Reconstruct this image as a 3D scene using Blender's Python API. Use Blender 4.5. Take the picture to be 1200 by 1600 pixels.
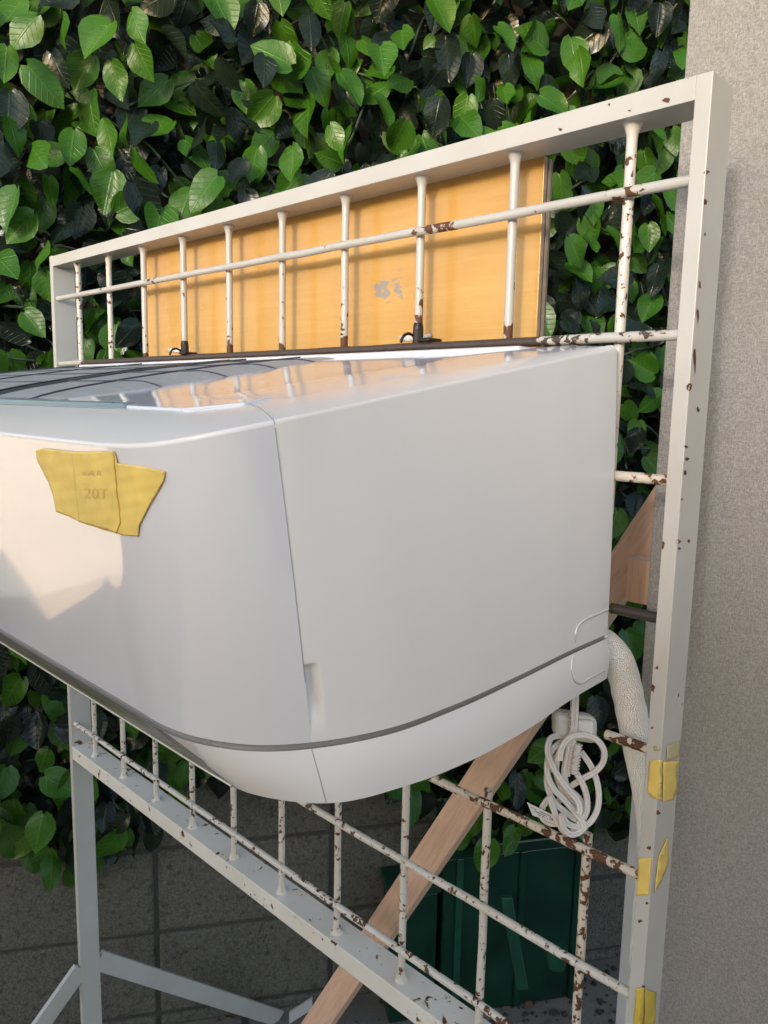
import bpy, bmesh, math, random
import numpy as np
from mathutils import Vector, Matrix
from mathutils.bvhtree import BVHTree
from mathutils.geometry import delaunay_2d_cdt
random.seed(7)
for o in list(bpy.data.objects): bpy.data.objects.remove(o)
S = bpy.context.scene
COL = S.collection
U = 0.1                      # one build unit = 10 cm (spacing of the grid bars)

# ------------------------------------------------------------------ camera
CAM = np.array([2.766, -5.3254, -0.1383]); YAW, PIT, ROL, FOC = 0.7672, -0.1433, 0.0206, 1186.5
def cam_axes():
    d = np.array([-math.sin(YAW)*math.cos(PIT), math.cos(YAW)*math.cos(PIT), math.sin(PIT)])
    r = np.array([math.cos(YAW), math.sin(YAW), 0.0]); u = np.cross(r, d)
    return r*math.cos(ROL)+u*math.sin(ROL), -r*math.sin(ROL)+u*math.cos(ROL), d
CR, CU, CD = cam_axes()
cam = bpy.data.cameras.new('camera'); co = bpy.data.objects.new('camera', cam); COL.objects.link(co)
cam.sensor_fit = 'HORIZONTAL'; cam.sensor_width = 36; cam.lens = 36*FOC/1200
cam.clip_start = 0.01; cam.clip_end = 500
co.matrix_world = Matrix(((CR[0], CU[0], -CD[0], CAM[0]*U), (CR[1], CU[1], -CD[1], CAM[1]*U), (CR[2], CU[2], -CD[2], CAM[2]*U), (0, 0, 0, 1)))
S.camera = co
S.render.resolution_x, S.render.resolution_y = 768, 1024
cam.dof.use_dof = False

# ------------------------------------------------------------------ light
SUN_EL, SUN_AZ = math.radians(12), math.radians(163)      # azimuth clockwise from +Y
W = bpy.data.worlds.new("World"); S.world = W; W.use_nodes = True
nt = W.node_tree
sky = nt.nodes.new('ShaderNodeTexSky'); sky.sky_type = 'NISHITA'; sky.sun_disc = False
sky.sun_elevation = SUN_EL; sky.sun_rotation = SUN_AZ
sky.air_density = 0.8; sky.dust_density = 1.1; sky.ozone_density = 0.2
nt.links.new(sky.outputs[0], nt.nodes['Background'].inputs[0]); nt.nodes['Background'].inputs[1].default_value = 0.15
sl = bpy.data.lights.new('sun', 'SUN'); sl.energy = 0.5; sl.angle = math.radians(5); sl.color = (1, 0.98, 0.96)
so = bpy.data.objects.new('sun', sl); COL.objects.link(so)
to_sun = Vector((math.sin(SUN_AZ)*math.cos(SUN_EL), math.cos(SUN_AZ)*math.cos(SUN_EL), math.sin(SUN_EL)))
so.rotation_euler = to_sun.to_track_quat('Z', 'Y').to_euler()
S.view_settings.view_transform = 'Standard'; S.view_settings.look = 'None'
S.view_settings.exposure = 1.60; S.view_settings.gamma = 1

# ------------------------------------------------------------------ helpers
def ray(px, py):
    return CD + CR*(px-600)/FOC - CU*(py-800)/FOC
def at(px, py, axis, val):
    v = ray(px, py); return CAM + v*((val-CAM[axis])/v[axis])
def atd(px, py, depth):
    return CAM + ray(px, py)*depth
def proj(P):
    v = np.asarray(P)-CAM; z = v@CD
    return 600+FOC*(v@CR)/z, 800-FOC*(v@CU)/z, z
class MB:
    def __init__(s): s.v = []; s.f = []
    def add(s, vs, fs):
        b = len(s.v); s.v += [tuple(map(float, p)) for p in vs]; s.f += [tuple(i+b for i in f) for f in fs]
    def box(s, x0, x1, y0, y1, z0, z1):
        s.add([(x0,y0,z0),(x1,y0,z0),(x1,y1,z0),(x0,y1,z0),(x0,y0,z1),(x1,y0,z1),(x1,y1,z1),(x0,y1,z1)],
              [(0,3,2,1),(4,5,6,7),(0,1,5,4),(1,2,6,5),(2,3,7,6),(3,0,4,7)]); return s
    def beam(s, a, b, wv, hv):       # box along a-b with half-vectors wv, hv
        a, b, wv, hv = map(np.array, (a, b, wv, hv))
        vs = [p+i*wv+j*hv for p in (a, b) for i, j in ((-1,-1),(1,-1),(1,1),(-1,1))]
        s.add(vs, [(0,3,2,1),(4,5,6,7),(0,1,5,4),(1,2,6,5),(2,3,7,6),(3,0,4,7)]); return s
    def tube(s, pts, r, n=10, cap=True, flat=None):
        pts = [np.array(p, float) for p in pts]; m = len(pts)
        rs = r if hasattr(r, '__len__') else [r]*m
        up = None; vs = []
        for i, p in enumerate(pts):
            t = pts[min(i+1, m-1)]-pts[max(i-1, 0)]; t /= np.linalg.norm(t)+1e-12
            if up is None:
                a = np.array([0,0,1.]) if abs(t[2]) < .9 else np.array([1.,0,0])
                up = np.cross(t, a)
            up = up-t*(up@t); up /= np.linalg.norm(up)+1e-12
            w = np.cross(t, up)
            for k in range(n):
                an = 2*math.pi*k/n; vs.append(p+rs[i]*(math.cos(an)*up+math.sin(an)*w))
        fs = [(i*n+k, i*n+(k+1)%n, (i+1)*n+(k+1)%n, (i+1)*n+k) for i in range(m-1) for k in range(n)]
        if cap: fs += [tuple(range(n-1, -1, -1)), tuple((m-1)*n+k for k in range(n))]
        s.add(vs, fs); return s
    def grid(s, rows):
        n = len(rows[0]); vs = [p for r in rows for p in r]
        s.add(vs, [(i*n+k, i*n+k+1, (i+1)*n+k+1, (i+1)*n+k) for i in range(len(rows)-1) for k in range(n-1)]); return s
    def build(s, name, mat, parent=None, smooth=False, bevel=0, seg=2, angle=35):
        me = bpy.data.meshes.new(name); me.from_pydata([(x*U, y*U, z*U) for x, y, z in s.v], [], s.f)
        me.materials.append(mat); me.validate()
        bm = bmesh.new(); bm.from_mesh(me); bmesh.ops.recalc_face_normals(bm, faces=bm.faces); bm.to_mesh(me); bm.free()
        if smooth:
            me.polygons.foreach_set('use_smooth', [True]*len(me.polygons)); me.set_sharp_from_angle(angle=math.radians(angle))
        o = bpy.data.objects.new(name, me); COL.objects.link(o)
        if parent:
            o.parent = parent; o.matrix_parent_inverse = Matrix.Translation(-Vector(parent.location))
        if bevel:
            b = o.modifiers.new('bevel', 'BEVEL'); b.width = bevel*U; b.segments = seg; b.limit_method = 'ANGLE'
        return o
def tag(o, label, cat, group=None):
    o['label'] = label; o['category'] = cat
    if group: o['group'] = group
    return o
def thing(name, label, cat, loc=(0,0,0), group=None):
    o = bpy.data.objects.new(name, None); COL.objects.link(o); o.location = (loc[0]*U, loc[1]*U, loc[2]*U)
    o.empty_display_size = .05
    return tag(o, label, cat, group)
def spline(P, n=8):          # non-uniform Catmull-Rom through points
    P = [np.array(p, float) for p in P]; out = []
    for i in range(len(P)-1):
        for k in range(n): out.append(crseg(P, i, k/n))
    out.append(P[-1]); return out
def crseg(P, i, f):
    m = len(P); p1, p2 = P[i], P[i+1]; h = np.linalg.norm(p2-p1)+1e-9
    def tan(j):
        if j == 0: return (P[1]-P[0])/(np.linalg.norm(P[1]-P[0])+1e-9)
        if j == m-1: return (P[-1]-P[-2])/(np.linalg.norm(P[-1]-P[-2])+1e-9)
        a = np.linalg.norm(P[j]-P[j-1])+1e-9; b = np.linalg.norm(P[j+1]-P[j])+1e-9
        return ((P[j]-P[j-1])/a*b+(P[j+1]-P[j])/b*a)/(a+b)
    m1, m2 = tan(i)*h, tan(i+1)*h; g = f*f; c = g*f
    return (2*c-3*g+1)*p1+(c-2*g+f)*m1+(-2*c+3*g)*p2+(c-g)*m2

# ------------------------------------------------------------------ materials
class NT:
    def __init__(s, name):
        s.m = bpy.data.materials.new(name); s.m.use_nodes = True; s.t = s.m.node_tree; s.p = s.t.nodes['Principled BSDF']
    def n(s, kind, **kw):
        x = s.t.nodes.new('ShaderNode'+kind)
        for k, v in kw.items():
            if k.startswith('i_'): x.inputs[k[2:].replace('_', ' ')].default_value = v
            else: setattr(x, k, v)
        return x
    def l(s, a, b): s.t.links.new(a, b)
    def math(s, op, a, b=None, c=None, clamp=False):
        x = s.n('Math', operation=op, use_clamp=clamp)
        for i, q in enumerate((a, b, c)):
            if q is None: continue
            if isinstance(q, (int, float)): x.inputs[i].default_value = q
            else: s.l(q, x.inputs[i])
        return x.outputs[0]
    def mix(s, f, a, b):
        x = s.n('Mix', data_type='RGBA')
        for i, q in ((0, f), (6, a), (7, b)):
            if isinstance(q, (int, float)): x.inputs[i].default_value = q
            elif isinstance(q, tuple): x.inputs[i].default_value = (*q, 1)
            else: s.l(q, x.inputs[i])
        return x.outputs[2]
    def pos(s): return s.n('NewGeometry').outputs['Position']
    def noise(s, scale, detail=3, vec=None, rough=.5, dist=0):
        x = s.n('TexNoise'); x.inputs['Scale'].default_value = scale; x.inputs['Detail'].default_value = detail
        x.inputs['Roughness'].default_value = rough; x.inputs['Distortion'].default_value = dist
        s.l(vec if vec is not None else s.pos(), x.inputs['Vector']); return x.outputs['Fac']
    def scaled(s, v, vec=None, rot=None):
        x = s.n('Mapping'); x.inputs['Scale'].default_value = v
        if rot: x.inputs['Rotation'].default_value = rot
        s.l(vec if vec is not None else s.pos(), x.inputs['Vector']); return x.outputs[0]
    def rng(s, v, a, b, c=0., d=1., smooth=False):
        x = s.n('MapRange'); x.interpolation_type = 'SMOOTHSTEP' if smooth else 'LINEAR'
        s.l(v, x.inputs[0])
        for i, q in enumerate((a, b, c, d)): x.inputs[i+1].default_value = q
        return x.outputs[0]
    def bump(s, h, dist=.001, st=1.):
        x = s.n('Bump'); x.inputs['Distance'].default_value = dist; x.inputs['Strength'].default_value = st
        s.l(h, x.inputs['Height']); s.l(x.outputs[0], s.p.inputs['Normal']); return x
    def col(s, c):
        if isinstance(c, tuple): s.p.inputs['Base Color'].default_value = (*c, 1)
        else: s.l(c, s.p.inputs['Base Color'])
    def rough(s, r):
        if isinstance(r, (int, float)): s.p.inputs['Roughness'].default_value = r
        else: s.l(r, s.p.inputs['Roughness'])
    def spec(s, v): s.p.inputs['Specular IOR Level'].default_value = v

def flat(name, c, r=.5, metal=0, var=.06, nscale=30):
    m = NT(name); f = m.noise(nscale, 4)
    m.col(m.mix(m.rng(f, .3, .7), tuple(x*(1-var) for x in c), tuple(min(1, x*(1+var)) for x in c)))
    m.rough(m.rng(f, .2, .8, r*.85, min(1, r*1.15))); m.p.inputs['Metallic'].default_value = metal
    return m.m
def paint_rust(name, cover, paint=(.50, .472, .43), scale=120, xr=None, bare=None, ax=0):
    """white enamel with rust chips; cover 0..1 shifts how much has flaked"""
    m = NT(name); P = m.pos()
    a = m.noise(scale, 4, P, .55, .4); b = m.noise(scale*.22, 3, P); c = m.noise(scale*4, 3, P)
    v = m.math('ADD', m.math('MULTIPLY', a, .75), m.math('MULTIPLY', b, .35))
    v = m.math('ADD', v, m.math('MULTIPLY', c, .06))
    v = m.math('ADD', v, cover)
    if xr:                      # list of (X, extra cover) along the bar
        sx = m.n('SeparateXYZ'); m.l(P, sx.inputs[0])
        cr = m.n('ValToRGB'); e = cr.color_ramp.elements
        lo, hi = xr[0][0], xr[-1][0]
        while len(e) < len(xr): e.new(.5)
        for q, (x, g) in zip(e, xr): q.position = (x-lo)/(hi-lo); q.color = (g, g, g, 1)
        m.l(m.rng(sx.outputs[ax], lo*U, hi*U), cr.inputs[0]); v = m.math('ADD', v, cr.outputs[0])
    chip = m.rng(v, .775, .785); halo = m.rng(v, .735, .79)
    rust = m.mix(c, (.055, .022, .010), (.16, .062, .022)) if bare is None else m.mix(m.noise(scale*2, 4), bare, tuple(x*2.1 for x in bare))
    dirt = m.noise(14, 5, P)
    pc = m.mix(m.rng(dirt, .35, .8), paint, tuple(x*y for x, y in zip(paint, (.90, .87, .82))))
    pc = m.mix(m.math('MULTIPLY', halo, .55), pc, (.50, .30, .14))
    m.col(m.mix(chip, pc, rust)); m.rough(m.rng(chip, 0, 1, .34, .7 if bare is None else .42))
    m.bump(m.math('ADD', m.math('MULTIPLY', chip, -1.), m.math('MULTIPLY', m.noise(260, 2, P), .22)), .0006, .8)
    return m.m
def plastic(name, c=(.725, .685, .655), r=.22, ior=1.5):
    m = NT(name); f = m.noise(9, 3)
    m.col(m.mix(f, tuple(x*.985 for x in c), tuple(x*1.015 for x in c))); m.rough(r)
    m.p.inputs['IOR'].default_value = ior
    m.bump(m.noise(700, 2), .00004, .5)
    return m.m
def leafmat(name, c1, c2, vein, r, sp):
    m = NT(name); uv = m.n('UVMap').outputs[0]
    sx = m.n('SeparateXYZ'); m.l(uv, sx.inputs[0])
    ax = m.math('ABSOLUTE', sx.outputs[0]); y = sx.outputs[1]
    mid = m.rng(ax, .012, .03, 1., 0.)
    ph = m.math('SUBTRACT', y, m.math('MULTIPLY', ax, .75))
    wv = m.math('ABSOLUTE', m.math('SUBTRACT', m.math('FRACT', m.math('MULTIPLY', ph, 6.5)), .5))
    side = m.math('MULTIPLY', m.rng(wv, .03, .10, 1., 0.), m.rng(ax, .30, .42, 1., 0.))
    v = m.math('MAXIMUM', mid, m.math('MULTIPLY', side, .8))
    geo = m.n('NewGeometry'); oi = m.n('ObjectInfo')
    rnd = m.math('FRACT', m.math('ADD', geo.outputs['Random Per Island'], oi.outputs['Random']))
    n1 = m.noise(45, 3)
    base = m.mix(m.math('MULTIPLY', m.math('ADD', rnd, n1), .5), c1, c2)
    m.col(m.mix(m.math('MULTIPLY', v, .35), base, vein)); m.rough(m.rng(n1, .3, .7, r*.8, r*1.25))
    h = m.math('ADD', m.math('MULTIPLY', v, -1.), m.math('MULTIPLY', m.noise(130, 2), .9))
    m.bump(h, .0006, .8); m.spec(sp); return m.m

M = {}
M['frame'] = paint_rust('white_enamel_frame', -.015)
M['frame_low'] = paint_rust('white_enamel_frame_worn_warm_lit', .07, paint=(.74, .69, .61), scale=95)  # paint tint carries the warmer light low down; the rust is wear
M['rod'] = paint_rust('white_enamel_rod', .04, scale=150)
M['rod_low'] = paint_rust('chipped_rod_warm_lit', .115, paint=(.64, .59, .52), scale=165)  # chips are wear; the warm paint tone stands in for low light
M['rod_bad'] = paint_rust('flaking_rod_warm_lit', .175, paint=(.64, .57, .48), scale=160)  # heavier flaking, with the warm low light put into the paint colour
M['rod_bar2'] = paint_rust('bare_steel_rod', 0, scale=140, bare=(.040, .026, .020),
    xr=[(-9.6, .02), (-8.9, .10), (-8.5, .45), (-1.1, .42), (-.75, .28), (-.45, .19), (-.05, .12), (.1, .15), (.5, .12)])
M['rod_bar1'] = paint_rust('white_enamel_rail_rod', .0, scale=120,
    xr=[(-9.6, .02), (-7.0, .02), (-6.62, .17), (-6.3, .02), (-2.3, .02), (-2.0, .12), (-1.6, .22), (-1.35, .02), (-.1, .05), (.08, .17), (.25, .05)])
M['rod_bar4'] = paint_rust('bare_rod_stub', .5, scale=130, bare=(.024, .016, .012), xr=[(-1, 0), (.3, 0), (.45, -.55), (.6, -.55)])
M['rod_up'] = paint_rust('white_enamel_bar_rusting_at_foot', .0, scale=130, paint=(.50, .472, .43), ax=2, xr=[(.2, .36), (.42, .30), (.55, .14), (.9, .07), (1.3, .02), (1.84, .02), (1.88, .13)])
M['rust'] = flat('rust_spot', (.10, .038, .014), .85, var=.5, nscale=220)
M['ac'] = plastic('white_abs_plastic')
M['acf'] = plastic('glossy_white_front', (.67, .645, .66), .10, 1.6)
for k_, v_ in (('Coat Weight', 1.), ('Coat Roughness', .04), ('Coat IOR', 1.65)): M['acf'].node_tree.nodes['Principled BSDF'].inputs[k_].default_value = v_
M['lid'] = plastic('glossy_white_lid', (.62, .63, .66), .07, 1.6)
M['stripe'] = flat('grey_trim', (.30, .28, .26), .25, .25, .04)
M['flap'] = flat('grey_louver_gloss', (.36, .33, .30), .16, .2, .04)
M['chrome'] = flat('bright_trim', (.40, .395, .385), .2, .7, .03)
M['seam'] = flat('seam_shadow_grey', (.34, .335, .33), .6)
M['filtframe'] = flat('filter_frame_dark', (.045, .052, .06), .35)
M['sill'] = flat('sill_grey_green', (.17, .22, .235), .3)
def meshmat():
    m = NT('filter_mesh_fabric'); P = m.pos()
    w1 = m.n('TexWave', wave_type='BANDS', bands_direction='X'); w1.inputs['Scale'].default_value = 320
    w2 = m.n('TexWave', wave_type='BANDS', bands_direction='Y'); w2.inputs['Scale'].default_value = 210
    for w in (w1, w2): m.l(P, w.inputs['Vector'])
    s = m.noise(1, 4, m.scaled((12, 120, 60)), .6)
    f = m.math('MULTIPLY', m.math('MAXIMUM', w1.outputs['Fac'], w2.outputs['Fac']), m.rng(s, .3, .75, .55, 1.))
    m.col(m.mix(f, (.18, .19, .20), (.47, .48, .49))); m.rough(.45); m.bump(f, .0004, .6); return m.m
M['mesh'] = meshmat()
def boardmat():
    m = NT('yellow_painted_ply'); P = m.pos()
    grain = m.noise(1, 5, m.scaled((9, 60, 190)), .6); blot = m.noise(12, 4, P)
    c = m.mix(m.rng(blot, .3, .75), (.58, .315, .075), (.52, .265, .055))
    c = m.mix(m.math('MULTIPLY', m.rng(grain, .45, .8), .25), c, (.76, .48, .16))
    # grey scuff where the paint is rubbed through
    vd = m.n('VectorMath', operation='DISTANCE'); m.l(m.scaled((1, 0, 1.9)), vd.inputs[0]); vd.inputs[1].default_value = (-.262, 0, .098*1.9)
    near = m.rng(vd.outputs['Value'], .012, .055, 1., 0.)
    sc = m.rng(m.math('ADD', m.noise(75, 5, m.scaled((1, 1, 1.8)), .65), m.math('MULTIPLY', near, .34)), .80, .84)
    c = m.mix(m.math('MULTIPLY', sc, .85), c, (.25, .24, .235))
    scr = m.rng(m.noise(1, 2, m.scaled((30, 1, 700), rot=(0, .35, 0)), .5), .735, .76)
    c = m.mix(m.math('MULTIPLY', scr, .4), c, (.30, .16, .05))
    m.col(c); m.rough(m.rng(blot, .3, .7, .16, .30)); m.bump(m.math('ADD', m.math('MULTIPLY', grain, .8), m.math('MULTIPLY', m.noise(330, 2), .5)), .0005, .55); return m.m
M['board'] = boardmat()
def woodmat(name, ax, c1=(.70, .445, .305), c2=(.54, .315, .20)):
    m = NT(name); tc = m.n('TexCoord').outputs['Object']
    # grain stretched along the beam direction ax (a rotation)
    q = m.scaled((1, 1, 1), m.pos(), ax)
    g = m.noise(1, 4, m.scaled((9, 170, 170), q), .6, .8); k = m.noise(1, 3, m.scaled((4, 26, 26), q), .5, .4)
    c = m.mix(m.rng(k, .3, .7), c1, tuple(a*.86 for a in c1)); c = m.mix(m.rng(g, .42, .72), c, c2)
    m.col(c); m.rough(.6); m.bump(g, .0005, .4); return m.m
def plycol(i): return flat('ply_layer_%s' % ['pale', 'brown'][i], [(.30, .235, .17), (.15, .10, .068)][i], .8, var=.25, nscale=90)
M['ply0'], M['ply1'] = plycol(0), plycol(1)
def panelmat():
    m = NT('woven_wallpaper'); P = m.pos()
    a = m.noise(1, 3, m.scaled((420, 420, 1500)), .5, .1); b = m.noise(1, 2, m.scaled((1500, 1500, 380)), .5, .1)
    h = m.math('MAXIMUM', a, b); lo = m.noise(7, 3, P)
    c = m.mix(m.rng(h, .44, .70), (.25, .222, .19), (.43, .402, .368)); c = m.mix(m.math('MULTIPLY', lo, .25), c, (.27, .25, .225))
    m.col(c); m.rough(.75); m.bump(h, .0014, 1.); return m.m
M['panel'] = panelmat()
M['panel_edge'] = flat('smooth_panel_edge', (.43, .425, .42), .6, var=.05)
M['tape'] = None
def tapemat(name, c, r=.5):
    m = NT(name); P = m.pos(); f = m.noise(60, 4); cr = m.noise(1, 2, m.scaled((700, 700, 70)), .5)
    m.col(m.mix(m.rng(f, .3, .7), c, tuple(x*.82 for x in c))); m.rough(r)
    m.bump(m.math('ADD', m.math('MULTIPLY', cr, .5), m.noise(24, 3)), .0003, .4); return m.m
M['tape'] = tapemat('yellow_masking_tape', (.80, .565, .14))
M['tape_pale'] = tapemat('faded_masking_tape', (.50, .43, .24))
M['tape_bright'] = tapemat('fresh_yellow_tape', (.66, .47, .06))
M['paper'] = tapemat('peach_paper', (.93, .80, .70), .35)
M['ink'] = flat('faded_grey_ink', (.62, .445, .12), .7)
M['inkdark'] = flat('black_print', (.10, .09, .085), .7)
M['inkred'] = flat('red_pen', (.55, .20, .04), .6)
M['scrap'] = flat('torn_white_tape', (.62, .58, .52), .5, var=.2, nscale=140)
def hosemat():
    m = NT('braided_white_sleeve'); uv = m.n('UVMap').outputs[0]; sx = m.n('SeparateXYZ'); m.l(uv, sx.inputs[0])
    a = m.math('SINE', m.math('MULTIPLY', sx.outputs[0], 2*math.pi*34)); b = m.math('SINE', m.math('MULTIPLY', sx.outputs[1], 2*math.pi*70))
    h = m.math('MULTIPLY', a, b); s = m.noise(9, 3)
    m.col(m.mix(m.rng(h, -1, 1), (.86, .84, .80), (.95, .93, .90))); m.rough(.55); m.bump(h, .0004, 1.); return m.m
M['hose'] = hosemat()
M['cord'] = plastic('cream_vinyl_cord', (.62, .565, .52), .3)
M['plug'] = plastic('cream_plug', (.58, .55, .51), .38)
M['hook'] = flat('dark_iron_hook', (.032, .024, .02), .4, .6, .3, 120)
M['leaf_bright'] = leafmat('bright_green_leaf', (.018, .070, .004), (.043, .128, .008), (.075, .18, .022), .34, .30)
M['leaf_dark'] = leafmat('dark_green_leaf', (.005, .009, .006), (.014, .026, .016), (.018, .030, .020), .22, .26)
M['stem'] = flat('grey_green_wire_stem', (.060, .085, .055), .35)
def blockmat():
    m = NT('weathered_concrete_block'); P = m.pos()
    a = m.noise(5, 5, P, .6); b = m.noise(210, 3, P, .6); st = m.noise(1, 3, m.scaled((120, 120, 14)), .6); oi = m.n('ObjectInfo').outputs['Random']
    c = m.mix(m.rng(a, .3, .7), (.08, .075, .058), (.14, .13, .108)); c = m.mix(m.rng(b, .42, .66), c, (.19, .18, .15)); c = m.mix(m.rng(m.noise(75, 4, P, .65), .52, .68), c, (.05, .048, .04))
    c = m.mix(m.math('MULTIPLY', st, .35), c, (.06, .056, .046)); c = m.mix(m.math('MULTIPLY', oi, .2), c, (.075, .085, .06))
    m.col(c); m.rough(.92); m.bump(m.math('ADD', b, a), .006, 1.); return m.m
M['block'] = blockmat()
M['mortar'] = flat('dark_mortar', (.055, .052, .045), .95, var=.3, nscale=160)
M['fence'] = flat('brown_backing_sheet', (.11, .082, .05), .7, var=.35, nscale=14)
def groundmat():
    m = NT('dusty_concrete_ground'); a = m.noise(6, 5); b = m.noise(150, 4, None, .6); d = m.noise(28, 4)
    c = m.mix(m.rng(a, .3, .7), (.12, .105, .085), (.21, .185, .15)); c = m.mix(m.rng(b, .55, .8), c, (.09, .075, .055)); c = m.mix(m.rng(d, .58, .66), c, (.05, .042, .034))
    m.col(c); m.rough(.95); m.bump(m.math('ADD', a, m.math('MULTIPLY', b, .5)), .006, .8); return m.m
M['ground'] = groundmat()
M['soil'] = flat('dark_soil', (.035, .028, .022), .95, var=.5, nscale=120)
M['green'] = flat('green_plastic', (.003, .030, .017), .32, var=.35, nscale=9)
M['greenlight'] = flat('pale_green_plastic', (.008, .062, .036), .35, var=.2)
M['dryleaf'] = flat('dry_brown_leaf', (.14, .07, .03), .8, var=.4, nscale=90)
M['shading'] = flat('shading_wall_render', (.17, .14, .115), .9, var=.15, nscale=12)

# ------------------------------------------------------------------ the setting
ZG = -14.2
g = MB(); g.box(-600, 600, -600, 600, ZG-.5, ZG); o = g.build('ground', M['ground']); o['kind'] = 'structure'
dw = MB().box(-11, 40, -29.5, -1.2, ZG, ZG+.04).build('bounce_slab', None or flat('warm_bounce_concrete', (.72, .50, .30), .9, var=.08, nscale=5)); dw['kind'] = 'structure'  # unseen slab added to bounce warm light onto the lower parts
th = math.radians(33.5)
WT = np.array([math.sin(th), math.cos(th), 0.]); WN = np.array([math.cos(th), -math.sin(th), 0.])   # tangent, normal to the camera
W0 = CAM + ray(0, 1420)*16.0; W0[2] = 0
def wp(t, off, z): p = W0+WT*t+WN*off; return np.array([p[0], p[1], z])

# unseen slab added to the left, shaped to mirror as a warm patch in the glossy front of the unit
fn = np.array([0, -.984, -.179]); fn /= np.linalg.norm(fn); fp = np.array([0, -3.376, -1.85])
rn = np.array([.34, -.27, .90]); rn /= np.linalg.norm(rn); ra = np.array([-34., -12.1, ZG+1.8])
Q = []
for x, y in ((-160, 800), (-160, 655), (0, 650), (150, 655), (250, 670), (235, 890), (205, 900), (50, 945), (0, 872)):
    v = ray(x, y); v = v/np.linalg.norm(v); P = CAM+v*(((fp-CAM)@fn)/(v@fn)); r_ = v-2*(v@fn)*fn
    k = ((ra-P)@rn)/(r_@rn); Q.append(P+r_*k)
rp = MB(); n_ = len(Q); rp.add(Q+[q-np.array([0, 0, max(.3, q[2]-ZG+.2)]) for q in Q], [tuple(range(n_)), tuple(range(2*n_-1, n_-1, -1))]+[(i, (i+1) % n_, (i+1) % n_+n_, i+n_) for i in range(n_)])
M['reflector'] = flat('warm_reflector', (.95, .74, .52), .9, var=.05, nscale=3)
ro = rp.build('patch_reflector', M['reflector']); tag(ro, 'added unseen pale ramp in sunlight far to the left', 'reflector')
print('reflector', [tuple(round(float(c), 1) for c in q) for q in Q])

# unseen wall added behind the photographer (shades the lower half of the scene)
gw = thing('shading_wall', 'added unseen garden wall standing behind the photographer', 'wall', (0, -31, ZG))
MB().box(-12, 80, -33, -30, ZG, 5.0).build('wall_body', M['shading'], gw)
MB().box(-12.3, 80.3, -33.3, -29.7, 5.004, 5.5).build('coping', M['shading'], gw)

# concrete block wall, stack bond
bw = thing('block_wall', 'dark weathered concrete block wall under and behind the leaves', 'wall', wp(6, 0, ZG))
tj = None
# joint seen at pixel column 245: solve t
v = ray(245, 1450); tt = ((W0-CAM)@WN)/(v@WN); hit = CAM+v*tt; t_joint = (hit-W0)@WT
v0 = ray(0, 1490); tt = ((W0-CAM)@WN)/(v0@WN); z_joint = (CAM+v0*tt)[2]
BL, BH = 3.9, 2.0
def slab(mb, t0, t1, o0, o1, z0, z1):
    vs = [wp(t, o, z) for z in (z0, z1) for t, o in ((t0, o0), (t1, o0), (t1, o1), (t0, o1))]
    mb.add(vs, [(0,3,2,1),(4,5,6,7),(0,1,5,4),(1,2,6,5),(2,3,7,6),(3,0,4,7)])
mb = MB(); slab(mb, -3.2, 22, -1.2, -.06, ZG, z_joint+BH*2); mb.build('mortar', M['mortar'], bw)
for i in range(-1, 5):
    for j in range(-2, 2):
        z0 = z_joint+BH*j
        if z0+BH < ZG: continue
        mb = MB(); t0 = t_joint+BL*i; pr = random.uniform(-.02, .03)
        slab(mb, t0+.05, t0+BL-.05, -.6, pr, max(z0+.05, ZG+.01), z0+BH-.05)
        mb.build('concrete_block', M['block'], bw, bevel=.05)
# brown sheet fixed above the blocks behind the leaves
bf = thing('backing_sheet', 'dull brown backing sheet showing through gaps between the leaves', 'fence', wp(4, -.2, 0))
mb = MB(); slab(mb, -3.2, 22, -.5, -.2, z_joint+BH*2+.003, 14); mb.build('sheet', M['fence'], bf)

# ------------------------------------------------------------------ leaf wall
def leaf_proto(fold, curl, wid, wave):
    ts = [0, .055, .17, .35, .57, .80, 1.0]; ws = [.08, .245, .365, .405, .36, .205, 0.0]
    vs, uvs, fs = [], [], []
    for t, w in zip(ts, ws):
        for q in (-1, -.5, 0, .5, 1):
            x = q*w*wid; lobe = -.10*abs(q)*max(0, 1-t/.22)
            z = fold*abs(x)-curl*t*t+wave*math.sin(7*t+2.2*q)*abs(q)*.06
            vs.append((x, -(t+lobe), z)); uvs.append((x, t))
    for i in range(6):
        for k in range(4):
            a = i*5+k
            if i == 5: fs.append((a, a+1, 32)) if k not in (0, 3) else fs.append((a, a+1, 32))
            else: fs.append((a, a+1, a+6, a+5))
    vs = vs[:33]; vs[32] = (0, -1.0, -curl); uvs = uvs[:33]; uvs[32] = (0, 1)
    # rows 0..5 use indices 0..29; tip is 32
    vs2 = vs[:30]+[vs[32]]; uv2 = uvs[:30]+[uvs[32]]; fs = [tuple(30 if j == 32 else j for j in f) for f in fs]
    return vs2, uv2, fs
protos = [leaf_proto(.35, .12, 1.0, 1), leaf_proto(.15, .28, .92, -1), leaf_proto(.55, .05, 1.05, .6), leaf_proto(-.12, .20, .95, 1), leaf_proto(.25, -.12, .85, 1.4)]
def leaf_mesh(name, insts, mat, scale):
    V, F, UVs = [], [], []
    for pr, mtx in insts:
        vs, uvs, fs = protos[pr]; b = len(V)
        V += [tuple((mtx @ Vector(p))*scale) for p in vs]; F += [tuple(i+b for i in f) for f in fs]; UVs += uvs
    me = bpy.data.meshes.new(name); me.from_pydata(V, [], F); me.materials.append(mat)
    uvl = me.uv_layers.new(name='UVMap')
    for lp in me.loops: uvl.data[lp.index].uv = UVs[lp.vertex_index]
    me.polygons.foreach_set('use_smooth', [True]*len(me.polygons)); return me
ivy = thing('artificial_ivy', 'hanging screen of glossy bright and dark green artificial ivy leaves', 'plant', wp(5, .3, 0))
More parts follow.
